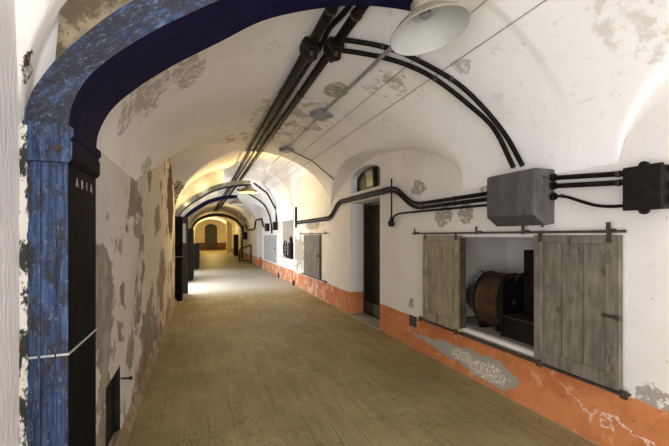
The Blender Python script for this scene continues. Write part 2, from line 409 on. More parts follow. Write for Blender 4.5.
def obj(name, bm, m, parent=None, smooth=False, bevel=0.0, loc=None, recalc=True):
    if recalc: bmesh.ops.recalc_face_normals(bm, faces=bm.faces)
    me = bpy.data.meshes.new(name)
    off = wloc(parent) if parent is not None else Vector(loc if loc is not None else (0, 0, 0))
    for v in bm.verts: v.co -= off
    if smooth:
        for f in bm.faces: f.smooth = True
        for e in bm.edges:
            if len(e.link_faces) == 2 and e.calc_face_angle(0) > math.radians(38): e.smooth = False
    bm.to_mesh(me); bm.free(); me.materials.append(M[m] if isinstance(m, str) else m)
    o = bpy.data.objects.new(name, me); COL.objects.link(o)
    if parent is not None: o.parent = parent
    elif loc is not None: o.location = loc
    if bevel:
        b = o.modifiers.new('bevel', 'BEVEL'); b.width = bevel; b.segments = 2; b.limit_method = 'ANGLE'; b.angle_limit = math.radians(40)
    return o
def tag(o, label, cat, group=None):
    o['label'] = label; o['category'] = cat
    if group: o['group'] = group
    return o
def thing(name, label, cat, loc=(0, 0, 0), group=None):
    o = bpy.data.objects.new(name, None); COL.objects.link(o); o.location = loc; o.empty_display_size = .1
    return tag(o, label, cat, group)
def struct(name, bm, m, **k):
    o = obj(name, bm, m, **k); o['kind'] = 'structure'; return o

# ------------------------------------------------------------------ the shell
def wall_x(bm, x, depth, y0, y1, z0, z1, holes):
    """vertical wall face at X=x with rectangular openings and their reveals running to x+depth"""
    ys = sorted({y0, y1, *[h[0] for h in holes], *[h[1] for h in holes]}); zs = sorted({z0, z1, *[h[2] for h in holes], *[h[3] for h in holes]})
    V = {}
    def v(y, z):
        if (y, z) not in V: V[(y, z)] = bm.verts.new((x, y, z))
        return V[(y, z)]
    for ya, yb in zip(ys, ys[1:]):
        for za, zb in zip(zs, zs[1:]):
            if any(h[0] <= ya and yb <= h[1] and h[2] <= za and zb <= h[3] for h in holes): continue
            bm.faces.new((v(ya, za), v(yb, za), v(yb, zb), v(ya, zb)))
    for h in holes:
        d = h[4] if len(h) > 4 else depth
        q = [(h[0], h[2]), (h[1], h[2]), (h[1], h[3]), (h[0], h[3])]
        A = [bm.verts.new((x, *p)) for p in q]; B = [bm.verts.new((x+d, *p)) for p in q]
        for i in range(4):
            if i == 0 and h[2] <= 0: continue
            bm.faces.new((A[i], A[(i+1) % 4], B[(i+1) % 4], B[i]))
        if len(h) > 5 and h[5]: bm.faces.new(B)

# floor
bm = new()
nx, ny = 8, 60
add_box(bm, -1.6, 4.2, YB, YE+.2, -.1, 0)
struct('floor', bm, 'floor')

# vaulted ceiling: barrel with cross-vault lunettes
bm = new(); ys = []
y = YB
while y < YE+.05:
    ys.append(y); y += .03 if -2 < y < 12 else .09
NXs = 128; rows = []
for y in ys:
    cx, a = (1.05, 1.6) if y > YRIB+.1 else (1.0025, 1.6475)
    row = []
    for k in range(NXs+1):
        x = cx-a*math.cos(PI*k/NXs); row.append(bm.verts.new((x, y, vault(x, y))))
    rows.append(row)
for a, b in zip(rows, rows[1:]):
    for k in range(NXs): bm.faces.new((a[k], a[k+1], b[k+1], b[k]))
o = struct('ceiling', bm, 'vault', smooth=False)
for p in o.data.polygons: p.use_smooth = True

# right wall
D0, D1 = 4.87, 6.05          # doorway
W1, W2, WZ0, WZ1 = 4.86, 6.02, 2.30, 2.71
WIN = (1.85, 3.15, .50, 1.49)
PAS = (10.35, 11.85, 0, 2.42)
FDR = (16.2, 17.7, 0, 2.2)
bm = new()
wall_x(bm, XR, .3, YB, YE, -.02, 3.3, [(*WIN, .15), (D0, D1, 0, 2.115, .36), (W1, W2, WZ0, WZ1, .22), (*PAS, .8, True), (*FDR, .35, True)])
# spandrels that turn the fanlight opening into a segmental arch
cyw = (W1+W2)/2; hw = (W2-W1)/2; rise = .17
arc = [(cyw-hw*math.cos(PI*k/16), WZ1-rise+rise*math.sin(PI*k/16)) for k in range(17)]
for half, corner in ((arc[:9], (W1, WZ1)), (arc[8:], (W2, WZ1))):
    c0 = bm.verts.new((XR, *corner)); vs = [bm.verts.new((XR, *p)) for p in half]
    for a, b in zip(vs, vs[1:]): bm.faces.new((c0, a, b))
vs = [(bm.verts.new((XR, *p)), bm.verts.new((XR+.22, *p))) for p in arc]
for a, b in zip(vs, vs[1:]): bm.faces.new((a[0], b[0], b[1], a[1]))
struct('wall_right', bm, 'right')
# store recess behind the sliding shutters
bm = new()
x0, x1, y0, y1, z0, z1 = XR+.149, 3.75, 1.2, 3.42, .5, 1.75
for q in ([(x1, y0, z0), (x1, y1, z0), (x1, y1, z1), (x1, y0, z1)], [(x0, y1, z0), (x1, y1, z0), (x1, y1, z1), (x0, y1, z1)],
          [(x0, y0, z0), (x1, y0, z0), (x1, y0, z1), (x0, y0, z1)], [(x0, y0, z1), (x1, y0, z1), (x1, y1, z1), (x0, y1, z1)]):
    bm.faces.new([bm.verts.new(p) for p in q])
wall_x(bm, x0, 0, y0, y1, z0, z1, [])   # front side, then cut the opening out of it
bm.faces.ensure_lookup_table(); bmesh.ops.delete(bm, geom=[bm.faces[-1]], context='FACES')
wall_x(bm, x0+.001, 0, y0, y1, z0, z1, [WIN])
struct('wall_recess', bm, 'niche')
bm = new(); add_box(bm, x0-.15, x1, WIN[0]+.001, WIN[1]-.001, .44, .502); add_box(bm, x0, x1, y0, y1, .40, .50)
struct('trim_1', bm, 'sill')
bm = new(); add_box(bm, XR-.012, XR+.05, WIN[0], WIN[1]+.04, .475, .51); struct('trim_2', bm, 'niche', bevel=.004)

# left walls
HAT = (2.52, 2.97, .06, .555)
LOP = (9.95, 11.75, 0, 2.05)
LOP2 = (14.2, 16.2, 0, 2.0)
bm = new()
wall_x(bm, XL, -.3, YRIB+.2, YE, -.02, 3.3, [(*HAT, -.16, True), (*LOP, -.45), (*LOP2, -.4)])
struct('wall_left', bm, 'left')
NOP = (-1.5, 1.15, .35, 2.0)
bm = new(); wall_x(bm, XN, -.3, YB, YRIB+.2, -.02, 3.3, [(*NOP, -.3)])
struct('wall_near', bm, 'near')
bm = new(); add_box(bm, -1.5, .0, YB-.3, YB, 0, 3.4); add_box(bm, 2.1, 4, YB-.3, YB, 0, 3.4); add_box(bm, .0, 2.1, YB-.3, YB, 2.4, 3.4); struct('wall_back', bm, 'near')  # middle opening made for the added fill light
bm = new(); add_box(bm, -1.5, 4, YE, YE+.1, 0, 3.4); struct('wall_end', bm, 'endwall')
bm = new(); add_box(bm, XL, XR, YE-.03, YE+.01, 0, .78); struct('baseboard_end', bm, 'dado_brown')
bm = new()
NZ = 90
prev = None
for k in range(NZ+1):
    z = 1.93*k/NZ; w = .012+.014*random.random(); q = [bm.verts.new((XN-.01, 1.66-w*.3, z)), bm.verts.new((XN+.006+w*.55, 1.688, z)), bm.verts.new((XN+.004+w*.4, YRIB+.01, z))]
    if prev:
        for a, b in ((0, 1), (1, 2)): bm.faces.new((prev[a], prev[b], q[b], q[a]))
    prev = q
struct('trim_9', bm, 'chips')
# low sloping kerb along the foot of the left wall
bm = new(); add_prism(bm, [(XL-.02, 0), (XL+.05, 0), (XL+.035, .03), (XL+.004, .07), (XL-.02, .07)], 'y', 2.11, 8.74)
struct('baseboard_left', bm, 'kerb')

# ------------------------------------------------------------------ steel ribs
INNER = [(-.5, 1.93), (-.488, 2.03), (-.432, 2.155), (-.322, 2.28), (-.15, 2.43), (.104, 2.616), (.344, 2.79), (.612, 2.915), (.92, 3.02), (1.2, 3.075), (1.5, 3.10)]
OUTER = [(-.645, 1.93), (-.630, 2.03), (-.593, 2.12), (-.494, 2.27), (-.30, 2.485), (-.02, 2.71), (.25, 2.90), (.54, 3.03), (.88, 3.14), (1.17, 3.20), (1.5, 3.22)]
def ribcurve(pts, kx, kz, dx=0):
    P = catmull([(x, 0, z) for x, z in pts], 6)
    return [(-.5+(p.x+.5)*kx+dx, 1.93+(p.z-1.93)*kz) for p in P]
def strip_prism(bm, a, b, y0, y1):
    """solid between two curves a, b of equal length in the XZ plane; returns nothing"""
    for (p, q, p2, q2) in zip(a, b, a[1:], b[1:]):
        pass
    A0 = [bm.verts.new((p[0], y0, p[1])) for p in a]; A1 = [bm.verts.new((p[0], y1, p[1])) for p in a]
    B0 = [bm.verts.new((p[0], y0, p[1])) for p in b]; B1 = [bm.verts.new((p[0], y1, p[1])) for p in b]
    for i in range(len(a)-1):
        bm.faces.new((A0[i], A0[i+1], B0[i+1], B0[i])); bm.faces.new((A1[i], B1[i], B1[i+1], A1[i+1]))
        bm.faces.new((A0[i], A1[i], A1[i+1], A0[i+1])); bm.faces.new((B0[i], B0[i+1], B1[i+1], B1[i]))
    for i in (0, -1): bm.faces.new((A0[i], B0[i], B1[i], A1[i]))
def navy_soffit(o, dark='navy'):
    o.data.materials.append(M[dark])
    for p in o.data.polygons:
        if p.normal.x > .35 or p.normal.z < -.35: p.material_index = 1
def rib(y0, label, kx=1, kz=1, dx=0, detail=False, xcol=-.5, xwall=XN, front='blue', depth=.4, post=None):
    y1 = y0+depth
    t = thing('steel_arch_rib', label, 'arch', (xcol, y0, 0), 'half arch ribs along the gallery')
    bm = new(); a, b = ribcurve(INNER, kx, kz, dx), ribcurve(OUTER, kx, kz, dx)
    strip_prism(bm, a, b, y0, y1)
    navy_soffit(obj('arch_beam', bm, 'blue_arch' if front == 'blue' else front, t, smooth=True))
    bm = new(); add_box(bm, xwall-.02, xcol+dx, y0, y1, 0, 1.80)
    col = obj('column', bm, post or front, t, bevel=.004); navy_soffit(col)
    bm = new()
    e = .012
    add_prism(bm, [(xwall-.02, 1.795), (xcol+dx+e*.4, 1.795), (xcol+dx+e*1.4, 1.815), (xcol+dx+e*1.4, 1.875), (xcol+dx+e, 1.885), (xcol+dx+e, 1.895), (xcol+dx+e*1.8, 1.905), (xcol+dx+e*1.8, 1.935), (xcol+dx, 1.95), (xwall-.02, 1.95)], 'y', y0-e, y1+e*.4)
    cap = obj('capital', bm, post or front, t, bevel=.003); navy_soffit(cap)
    bm = new(); add_box(bm, xwall-.02, xcol+dx+.004, y0-.004, y1+.004, 1.018, 1.026)
    obj('weld_seam', bm, 'rope', t)
    if detail:
        bm = new(); add_lathe(bm, [(0, -.006), (.011, -.005), (.013, 0)], (-.53, y0-e, 1.853), (0, 1, 0), 14)
        obj('rivet', bm, 'rust', t, smooth=True)
        bm = new()
        for xx, w in ((-.60, .010), (-.545, .006)):
            add_box(bm, xx, xx+w, y0-.006, y0+.01, .02, 1.79)
        obj('raised_strip', bm, 'blue', t, bevel=.002)
        for k, ch in enumerate('ABIA'):
            cu = bpy.data.curves.new('letter', 'FONT'); cu.body = ch; cu.size = .056; cu.extrude = .001; cu.align_x = 'CENTER'
            tmp = bpy.data.objects.new('letter_source', cu); COL.objects.link(tmp); bpy.context.view_layer.update()
            me = bpy.data.meshes.new_from_object(tmp.evaluated_get(bpy.context.evaluated_depsgraph_get()))
            bpy.data.objects.remove(tmp); bpy.data.curves.remove(cu)
            for v in me.vertices: v.co = Vector((xcol+.002+v.co.z, y0+.10+k*.069+v.co.x*.9, 1.712+v.co.y))-wloc(t)
            me.materials.clear(); me.materials.append(M['letter']); me.name = 'letter'
            lo = bpy.data.objects.new('letter', me); COL.objects.link(lo); lo.parent = t
            lo['label'] = 'pale stencilled letter on the dark inner face'
    return t
rib(YRIB, 'worn blue steel half arch and column nearest the camera, lettered ABIA inside', detail=True)
rib(8.75, 'greyish steel half arch on a column darkened as backlit, second along the gallery', .80, .73, xcol=-.45, dx=.05, xwall=XL, front='steelblue', post='navy')  # column's backlit shade and beam's daylit grey put into their colours
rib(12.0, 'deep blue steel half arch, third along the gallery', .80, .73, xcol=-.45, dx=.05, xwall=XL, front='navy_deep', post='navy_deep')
# far full arch
t = thing('steel_arch_rib', 'dark full arch spanning the yellow lit far end of the gallery', 'arch', (XL, 24, 0))
bm = new(); N = 40
a = [(1.05-1.52*math.cos(PI*k/N), 1.85+.95*math.sin(PI*k/N)) for k in range(N+1)]; b = [(1.05-1.62*math.cos(PI*k/N), 1.85+1.16*math.sin(PI*k/N)) for k in range(N+1)]
strip_prism(bm, a, b, 24, 24.5); obj('arch_beam', bm, 'wood_dark', t, smooth=True)
for s, xx in ((-1, XL-.02), (1, XR-.10)):
    bm = new(); add_box(bm, xx, xx+.12, 24, 24.5, 0, 1.86); obj('column', bm, 'wood_dark', t)

# masonry between rib and vault
def infill(name, y0, y1, curve, m, xmax, xmin):
    bm = new(); A = []; B = []
    for (x, z) in curve:
        if x > xmax: break
        A.append((x, z-.02)); B.append((x, max(z, vault(x, y0) if x > XL+.001 else 2.02)+.03))
    A = [(xmin, A[0][1])]+A; B = [(xmin, B[0][1])]+B
    strip_prism(bm, A, B, y0, y1); struct(name, bm, m)
infill('trim_3', YRIB+.03, YRIB+.36, ribcurve(OUTER, 1, 1), 'infill', 1.5, XN-.03)
infill('trim_4', 8.80, 9.10, ribcurve(OUTER, .80, .73, .05), 'infill2', .52, XL-.03)
infill('trim_5', 12.05, 12.35, ribcurve(OUTER, .80, .73, .05), 'infill2', .52, XL-.03)

# ------------------------------------------------------------------ enamel lamps
def lamp(c, label, r=.26, tilt=(0, 0), top=None):
    c = Vector(c); ax = Vector((tilt[0], tilt[1], 1)).normalized()
    t = thing('dish_lamp', label, 'lamp', c+ax*.2*r/.26, 'enamel dish lamps under the ribs'); k = r/.26
    bm = new(); add_lathe(bm, [(.262*k, -.004*k), (.264*k, 0), (.215*k, .055*k), (.15*k, .105*k), (.09*k, .14*k), (.075*k, .15*k)], c, ax, 40); obj('shade', bm, 'enamel_out', t, smooth=True)
    bm = new(); add_lathe(bm, [(.262*k, -.004*k), (.258*k, -.004*k), (.21*k, .050*k), (.146*k, .098*k), (.088*k, .133*k), (.086*k, .128*k), (.078*k, .128*k), (.074*k, .142*k), (.0, .142*k)], c, ax, 40); obj('reflector', bm, 'enamel', t, smooth=True)
    bm = new(); add_lathe(bm, [(.036*k, .142*k), (.036*k, .112*k), (.028*k, .106*k), (0, .106*k)], c, ax, 20); obj('bulb_socket', bm, 'galv', t, smooth=True)
    bm = new(); add_lathe(bm, [(.092*k, .13*k), (.095*k, .15*k), (.085*k, .21*k), (.06*k, .235*k), (0, .235*k)], c, ax, 28); obj('housing', bm, 'enamel_out', t, smooth=True)
    if top is not None:
        bm = new(); add_tube(bm, [c+ax*.23*k, Vector(top)], .022*k, 10); obj('stem', bm, 'black', t, smooth=True)
    return t
lamp((1.325, 1.80, 2.765), 'large unlit white enamel dish lamp hanging at the top of the picture', .242, (-.16, .10), (1.32, 1.83, 3.08))
lamp((1.13, 9.0, 2.60), 'small enamel dish lamp under the end of the grey second rib', .25, (0, 0), (1.13, 9.0, 2.87))
lamp((1.13, 12.2, 2.58), 'small enamel dish lamp under the end of the third blue rib', .25, (0, 0), (1.13, 12.2, 2.87))

# ------------------------------------------------------------------ ceiling pipes
ZC = 3.13
G = 'dark pipes along the vault crown'
def pipe_thing(name, label, cat, pts, r, m='pipe', group=None, clamps=(), cm='iron', n=12, clamp_w=.022, clamp_r=1.16):
    o = obj(name, *(lambda b: (add_tube(b, pts, r, n), b)[1:])(new()), m, None, smooth=True, loc=tuple(pts[0]))
    tag(o, label, cat, group)
    for p, d in clamps:
        bm = new(); p = Vector(p); d = Vector(d).normalized()
        add_lathe(bm, [(r*.9, -clamp_w/2), (r*clamp_r, -clamp_w/2), (r*clamp_r, clamp_w/2), (r*.9, clamp_w/2)], p, d, 14); obj('clamp', bm, cm, o, smooth=True)
    return o
def crown(x, y, off): return barrel(x, y)-off
def cpts(x, r, y0, y1): return [(x, yy, barrel(x, 3)-r-.012) for yy in (y0, y1)]
for x, lab in ((.88, 'leftmost thick dark pipe running along the vault crown'), (1.08, 'rightmost thick dark pipe running along the vault crown')):
    z = barrel(x, 3)-.055
    pipe_thing('ceiling_pipe', lab, 'pipe', [(x, YRIB+.25, z), (x, 26, z)], .040, group=G, clamps=[((x, yy, z), (0, 1, 0)) for yy in (2.35, 3.9, 5.2, 6.6, 8.1)])
z = barrel(.98, 3)-.035
pts = catmull([(1.0, YRIB+.25, z), (1.0, 2.35, z), (.965, 2.6, z), (.965, 2.85, z-.03), (.975, 3.1, z), (.975, 4.2, z), (.985, 6, z), (.98, 9, z), (.98, 26, z)], 4)
pipe_thing('ceiling_pipe', 'thin wavy dark pipe between the two thick crown pipes', 'pipe', pts, .021, group=G, clamps=[((.975, 4.0, z), (0, 1, 0)), ((.98, 5.2, z), (0, 1, 0)), ((.985, 6.6, z), (0, 1, 0))])
for x, yy, lab in ((.88, 2.88, 'left round black pipe junction on the vault crown'), (1.08, 2.82, 'right round black pipe junction where two arched pipes branch off')):
    z = barrel(x, 3)-.06
    t = thing('pipe_junction', lab, 'pipe junction', (x, yy, z), 'pipe junctions on the crown')
    bm = new(); add_lathe(bm, [(0, -.09), (.052, -.09), (.055, -.06), (.078, -.055), (.082, 0), (.078, .055), (.055, .06), (.052, .09), (0, .09)], (x, yy, z), (0, 1, 0), 20); obj('body', bm, 'black', t, smooth=True)
    bm = new(); add_lathe(bm, [(.066, -.02), (.066, -.088), (.055, -.096), (0, -.096)], (x, yy, z), (0, 0, 1), 18); obj('cover', bm, 'black', t, smooth=True)
    for s in (-1, 1):
        bm = new(); add_lathe(bm, [(0, 0), (.018, 0), (.018, .03), (0, .03)], (x, yy+s*.06, z-.07), (0, 0, -1), 6); obj('bolt', bm, 'iron', t)
UP = [(344, 40), (382, 46.5), (411, 57), (451, 79), (477, 101), (504, 133), (527.5, 166)]
LO = [(342, 50.5), (378, 56.5), (407, 65), (435, 79), (469, 105), (494, 129), (518.5, 168)]
for L, lab, kk in ((UP, 'upper of the two dark pipes arching down the vault to the grey box', 1), (LO, 'lower of the two dark pipes arching down the vault to the grey box', 2)):
    P = [onvault(px, py, .028) for px, py in L]
    P = [Vector((1.10, P[0].y, barrel(1.1, 3)-.06))]+P
    e = P[-1]; P[-1] = Vector((min(e.x, 2.58), e.y, max(e.z, 2.03)))
    C = catmull(P, 6)
    cl = []
    for q in (12, 24):
        cl.append((C[q], C[q+1]-C[q]))
    pipe_thing('arched_pipe', lab, 'pipe', C, .021, group='arched pipes on the vault', clamps=cl)

# grey conduit with two small boxes, wires
cz = 3.075
def conduit(name, lab, pts, r, m='galv', clamps=(), cat='conduit', group=None): return pipe_thing(name, lab, cat, pts, r, m, group, clamps, cm='galv', n=10)
xq = 1.50; zq = barrel(xq, 3)-.03
conduit('conduit', 'grey conduit running from the big dish lamp to the first small box', [(xq-.02, 2.0, zq-.062), (xq-.01, 3.0, zq-.036), (xq, 4.30, zq)], .018, clamps=[((xq, 3.75, zq), (0, 1, 0))], group='grey conduits on the vault')
conduit('conduit', 'grey conduit between the two small grey ceiling boxes', [(xq, 4.45, zq), (xq, 6.28, zq)], .011, group='grey conduits on the vault')
conduit('conduit', 'grey conduit running from the second small box to the second rib', [(xq, 6.5, zq), (xq, 8.9, zq)], .011, group='grey conduits on the vault')
p0 = (xq+.06, 6.40, zq); p1 = (2.42, 6.3, vault(2.42, 6.3)-.02)
conduit('conduit', 'thin dark conduit branching from the second small box to the right', [Vector(p0), Vector((2.0, 6.36, vault(2.0, 6.36)-.03)), Vector(p1)], .011, 'iron')
for yy, w, lab in ((4.37, .115, 'larger grey square box on the ceiling conduit'), (6.38, .10, 'smaller grey square box on the ceiling conduit farther off')):
    t = thing('conduit_box', lab, 'junction box', (xq, yy, zq), 'small grey ceiling boxes')
    bm = new(); add_box(bm, xq-w, xq+w, yy-w, yy+w, zq-.035, zq+.03, Matrix.Rotation(.5, 3, 'Z')); obj('body', bm, 'galv', t, bevel=.006)
    bm = new(); add_box(bm, xq-w*.9, xq+w*.9, yy-w*.9, yy+w*.9, zq-.042, zq-.034, Matrix.Rotation(.5, 3, 'Z')); obj('lid', bm, 'galv', t, bevel=.002)
    for s in (-1, 1):
        bm = new(); add_lathe(bm, [(0, 0), (.02, 0), (.024, .03), (.024, .04), (0, .04)], (xq, yy+s*(w+.03), zq), (0, -s, 0), 12); obj('gland', bm, 'galv', t, smooth=True)
for x, lab in ((1.76, 'left thin straight wire stretched along the vault'), (1.985, 'right thin straight wire stretched along the vault')):
    z = barrel(x, 3)-.02
    pipe_thing('wire', lab, 'wire', [(x, .3, z), (x, 12, z)], .0035, 'wire', 'thin wires along the vault', n=6)

# ------------------------------------------------------------------ right wall: conduits
XP = 2.615
def wp(px, py, x=XP): return onx(px, py, x)
def run(off, r, lab, m='pipe', grp='dark pipes along the right wall'):
    K = [(XP, 9.9, 1.885), (XP, 7.05, 1.885), (XP, 6.55, 2.185), (XP, 4.36, 2.185), (XP, 3.88, 1.885), (XP, 2.42, 1.885)]
    K = [(x, y, z+off) for x, y, z in K]
    P = smooth_path(K, .18, 6)
    cl = [((XP, yy, zz+off), (0, 1, 0)) for yy, zz in ((9.3, 1.885), (8.2, 1.885), (7.3, 1.885), (5.9, 2.185), (4.7, 2.185), (3.7, 1.885), (3.1, 1.885), (2.55, 1.885))]
    return pipe_thing('wall_pipe', lab, 'pipe', P, r, m, grp, cl, n=10)
run(.030, .022, 'upper dark pipe stepping up over the green door')
run(-.025, .022, 'lower dark pipe stepping up over the green door')
# switch drop beside the door
sw = thing('pull_switch', 'dark drop pipe ending in a round switch right of the green door', 'switch', (XP, 4.42, 1.67))
yq = onx(391.5, 200, XP).y
bm = new(); add_tube(bm, [(XP, yq, 2.34), (XP, yq, 1.74)], .012, 10); obj('drop_pipe', bm, 'pipe', sw, smooth=True)
bm = new(); add_lathe(bm, [(0, -.05), (.035, -.045), (.05, -.01), (.045, .03), (.022, .05), (.018, .09), (0, .09)], (XP-.005, yq, 1.685), (0, 0, 1), 18); obj('switch_body', bm, 'black', sw, smooth=True)
P = smooth_path([(XP, yq-.03, 1.70), (XP, yq-.06, 1.79), (XP, yq-.22, 1.82), (XP, 2.42, 1.80)], .07, 6)
pipe_thing('wall_pipe', 'thin dark pipe from the round switch to the grey box', 'pipe', P, .013, group='dark pipes along the right wall', n=10, clamps=[((XP, 3.4, 1.81), (0, 1, 0))])
# pipes from grey box to black box
for dz, lab in ((.035, 'upper dark pipe between the grey box and the black box'), (-.03, 'second dark pipe between the grey box and the black box')):
    a = Vector((XP, 1.99, 1.93+dz)); b = Vector((XP, 1.38, 1.875+dz*.9))
    pipe_thing('wall_pipe', lab, 'pipe', [a, b], .019, group='dark pipes between the boxes', n=10, clamps=[(a.lerp(b, .83), (0, 1, 0))])
P = smooth_path([(XP, 1.99, 1.815), (XP, 1.86, 1.81), (XP, 1.60, 1.70), (XP, 1.37, 1.70)], .12, 6)
pipe_thing('wall_pipe', 'thin sagging dark pipe below the pair between the boxes', 'pipe', P, .011, group='dark pipes between the boxes', n=10, clamps=[((XP, 1.88, 1.812), (0, 1, 0))])

# grey junction box
t = thing('junction_box', 'big grey steel box on the right wall above the open shutters', 'junction box', (2.53, 2.2, 1.58))
bm = new(); add_prism(bm, [(XR+.002, 1.60), (2.54, 1.585), (2.42, 1.665), (2.42, 2.02), (2.44, 2.035), (XR+.002, 2.035)], 'y', 1.96, 2.44); obj('case', bm, 'box', t, bevel=.008)
bm = new(); add_prism(bm, [(2.415, 1.675), (2.421, 1.675), (2.421, 2.012), (2.415, 2.012)], 'y', 1.975, 2.425); obj('cover_plate', bm, 'box', t, bevel=.002)
for k in range(3):
    bm = new(); add_lathe(bm, [(0, 0), (.012, 0), (.012, .008), (0, .008)], (2.53+k*.045, 1.96, 1.965), (0, -1, 0), 10); obj('bolt', bm, 'iron', t)
for zz in (1.965, 1.90, 1.815):
    bm = new(); add_lathe(bm, [(.02, 0), (.03, 0), (.03, .03), (.02, .03)], (XP, 1.962, zz), (0, -1, 0), 14); obj('gland', bm, 'black', t, smooth=True)
for zz in (1.915, 1.86, 1.80):
    bm = new(); add_lathe(bm, [(.02, 0), (.03, 0), (.03, .035), (.02, .035)], (XP, 2.438, zz), (0, 1, 0), 14); obj('gland', bm, 'black', t, smooth=True)
bm = new(); add_lathe(bm, [(0, 0), (.01, 0), (.01, .02), (0, .02)], (2.6, 2.03, 1.59), (0, 0, -1), 8); obj('drain_stud', bm, 'iron', t)

# black cast switch box
def cast_box(y0, y1, z0, z1, label, full=True, x0=2.50):
    t = thing('switch_box', label, 'switch box', (2.58, (y0+y1)/2, z0), 'black cast switch boxes')
    yc, zc = (y0+y1)/2, (z0+z1)/2
    bm = new(); add_box(bm, x0+.03, XR+.002, y0, y1, z0, z1); obj('case', bm, 'black', t, bevel=.012)
    bm = new(); add_box(bm, x0, x0+.028, y0-.006, y1+.006, z0-.006, z1+.006); cv = obj('cover', bm, 'black', t, bevel=.008)
    if full:
        bm = new(); add_lathe(bm, [(.060, 0), (.060, .006), (.068, .006), (.068, 0)], (x0+.001, yc, zc+.015), (-1, 0, 0), 28); add_lathe(bm, [(0, .004), (.032, .004), (.036, 0)], (x0+.001, yc, zc+.015), (-1, 0, 0), 20)
        obj('embossed_ring', bm, 'black', cv, smooth=True)
        bm = new(); add_box(bm, x0-.005, x0+.002, yc-.07, yc+.07, zc-.062, zc-.05); obj('embossed_bar', bm, 'black', cv, bevel=.002)
        for zz in (z1+.006, z0-.006):
            bm = new(); add_lathe(bm, [(0, -.012), (.026, -.012), (.026, .012), (0, .012)], (x0+.03, yc, zz), (1, 0, 0), 14); obj('lug', bm, 'black', t, smooth=True)
        for zz in (1.905, 1.85, 1.70):
            bm = new(); add_lathe(bm, [(.018, 0), (.028, 0), (.028, .035), (.018, .035)], (XP, y1-.002, zz), (0, 1, 0), 12); obj('gland', bm, 'black', t, smooth=True)
        for zz in (1.90, 1.80, 1.72):
            bm = new(); add_lathe(bm, [(0, 0), (.028, 0), (.028, .05), (.02, .06), (0, .06)], (XP-.02, y0+.002, zz), (0, -1, 0), 12); obj('gland', bm, 'black', t, smooth=True)
    return t
cast_box(1.20, 1.395, 1.665, 1.925, 'black cast iron switch box with embossed ring at the right picture edge')

# ------------------------------------------------------------------ sliding shutters
def shutter(y0, y1, z0, z1, x0, m, label, latch=None, planks=3, group='sliding shutters on the right wall'):
    t = thing('sliding_shutter', label, 'shutter', ((x0+.02), (y0+y1)/2, z0), group)
    w = .085
    for a, b in ((y0, y0+w), (y1-w*.8, y1)):
        bm = new(); add_box(bm, x0, x0+.04, a, b, z0, z1); obj('stile', bm, m, t, bevel=.004)
    for a, b in ((z0, z0+w*1.2), (z1-w*.7, z1)):
        bm = new(); add_box(bm, x0+.001, x0+.039, y0+w, y1-w*.8, a, b); obj('rail', bm, m, t, bevel=.004)
    pw = (y1-y0-1.8*w)/planks
    for k in range(planks):
        bm = new(); add_box(bm, x0+.014, x0+.034, y0+w+k*pw+.003, y0+w+(k+1)*pw-.003, z0+w, z1-w*.6); obj('plank', bm, m, t, bevel=.003)
    if latch:
        ly, lz = latch
        bm = new(); add_box(bm, x0-.012, x0, ly-.02, ly+.075, lz-.012, lz+.012); add_box(bm, x0-.03, x0-.01, ly-.045, ly-.015, lz-.018, lz+.018); obj('latch', bm, 'iron', t, bevel=.003)
    for yy in (y0+.06, y1-.06):
        bm = new(); add_box(bm, x0-.006, x0+.0, yy-.015, yy+.015, z1-.05, z1+.03); obj('hanger', bm, 'iron', t)
    return t
shutter(1.47, 2.105, .465, 1.505, 2.595, 'shutter', 'wide grey board shutter right of the opening, with an iron latch', (1.50, .955))
sh = shutter(2.99, 3.66, .465, 1.505, 2.595, 'shutter_dark', 'olive grey board shutter left of the opening with machinery')
bm = new(); add_box(bm, 2.592, 2.662, 2.972, 2.99, .512, 1.485); obj('edge_shade_strip', bm, 'wood_dark', sh)  # shutter end's shade given as a dark strip
def track(y0, y1, z, hooks, label, nm='shutter_track', grp='iron shutter tracks'):
    t = thing(nm, label, 'rail', (2.6, (y0+y1)/2, z), grp)
    bm = new(); add_box(bm, 2.585, 2.60, y0, y1, z-.014, z+.006); obj('bar', bm, 'iron', t, bevel=.002)
    for yy in hooks:
        bm = new(); add_box(bm, 2.583, XR+.004, yy-.014, yy+.014, z+.004, z+.016); add_box(bm, 2.58, 2.588, yy-.014, yy+.014, z-.02, z+.06); obj('bracket', bm, 'iron', t, bevel=.002)
    return t
track(1.43, 3.88, 1.535, (1.53, 2.2, 2.74, 3.82), 'long rusty iron rail above the near sliding shutters')
t = thing('bottom_track', 'thin iron rail under the near sliding shutters', 'rail', (2.61, 2.6, .45), 'iron shutter tracks')
bm = new(); add_box(bm, 2.588, XR+.003, 1.43, 3.74, .443, .458); obj('bar', bm, 'iron', t, bevel=.002)
for yy in (1.44, 2.05, 3.05, 3.70):
    bm = new(); add_box(bm, 2.58, 2.60, yy-.02, yy+.02, .43, .485); obj('stop', bm, 'iron', t, bevel=.002)
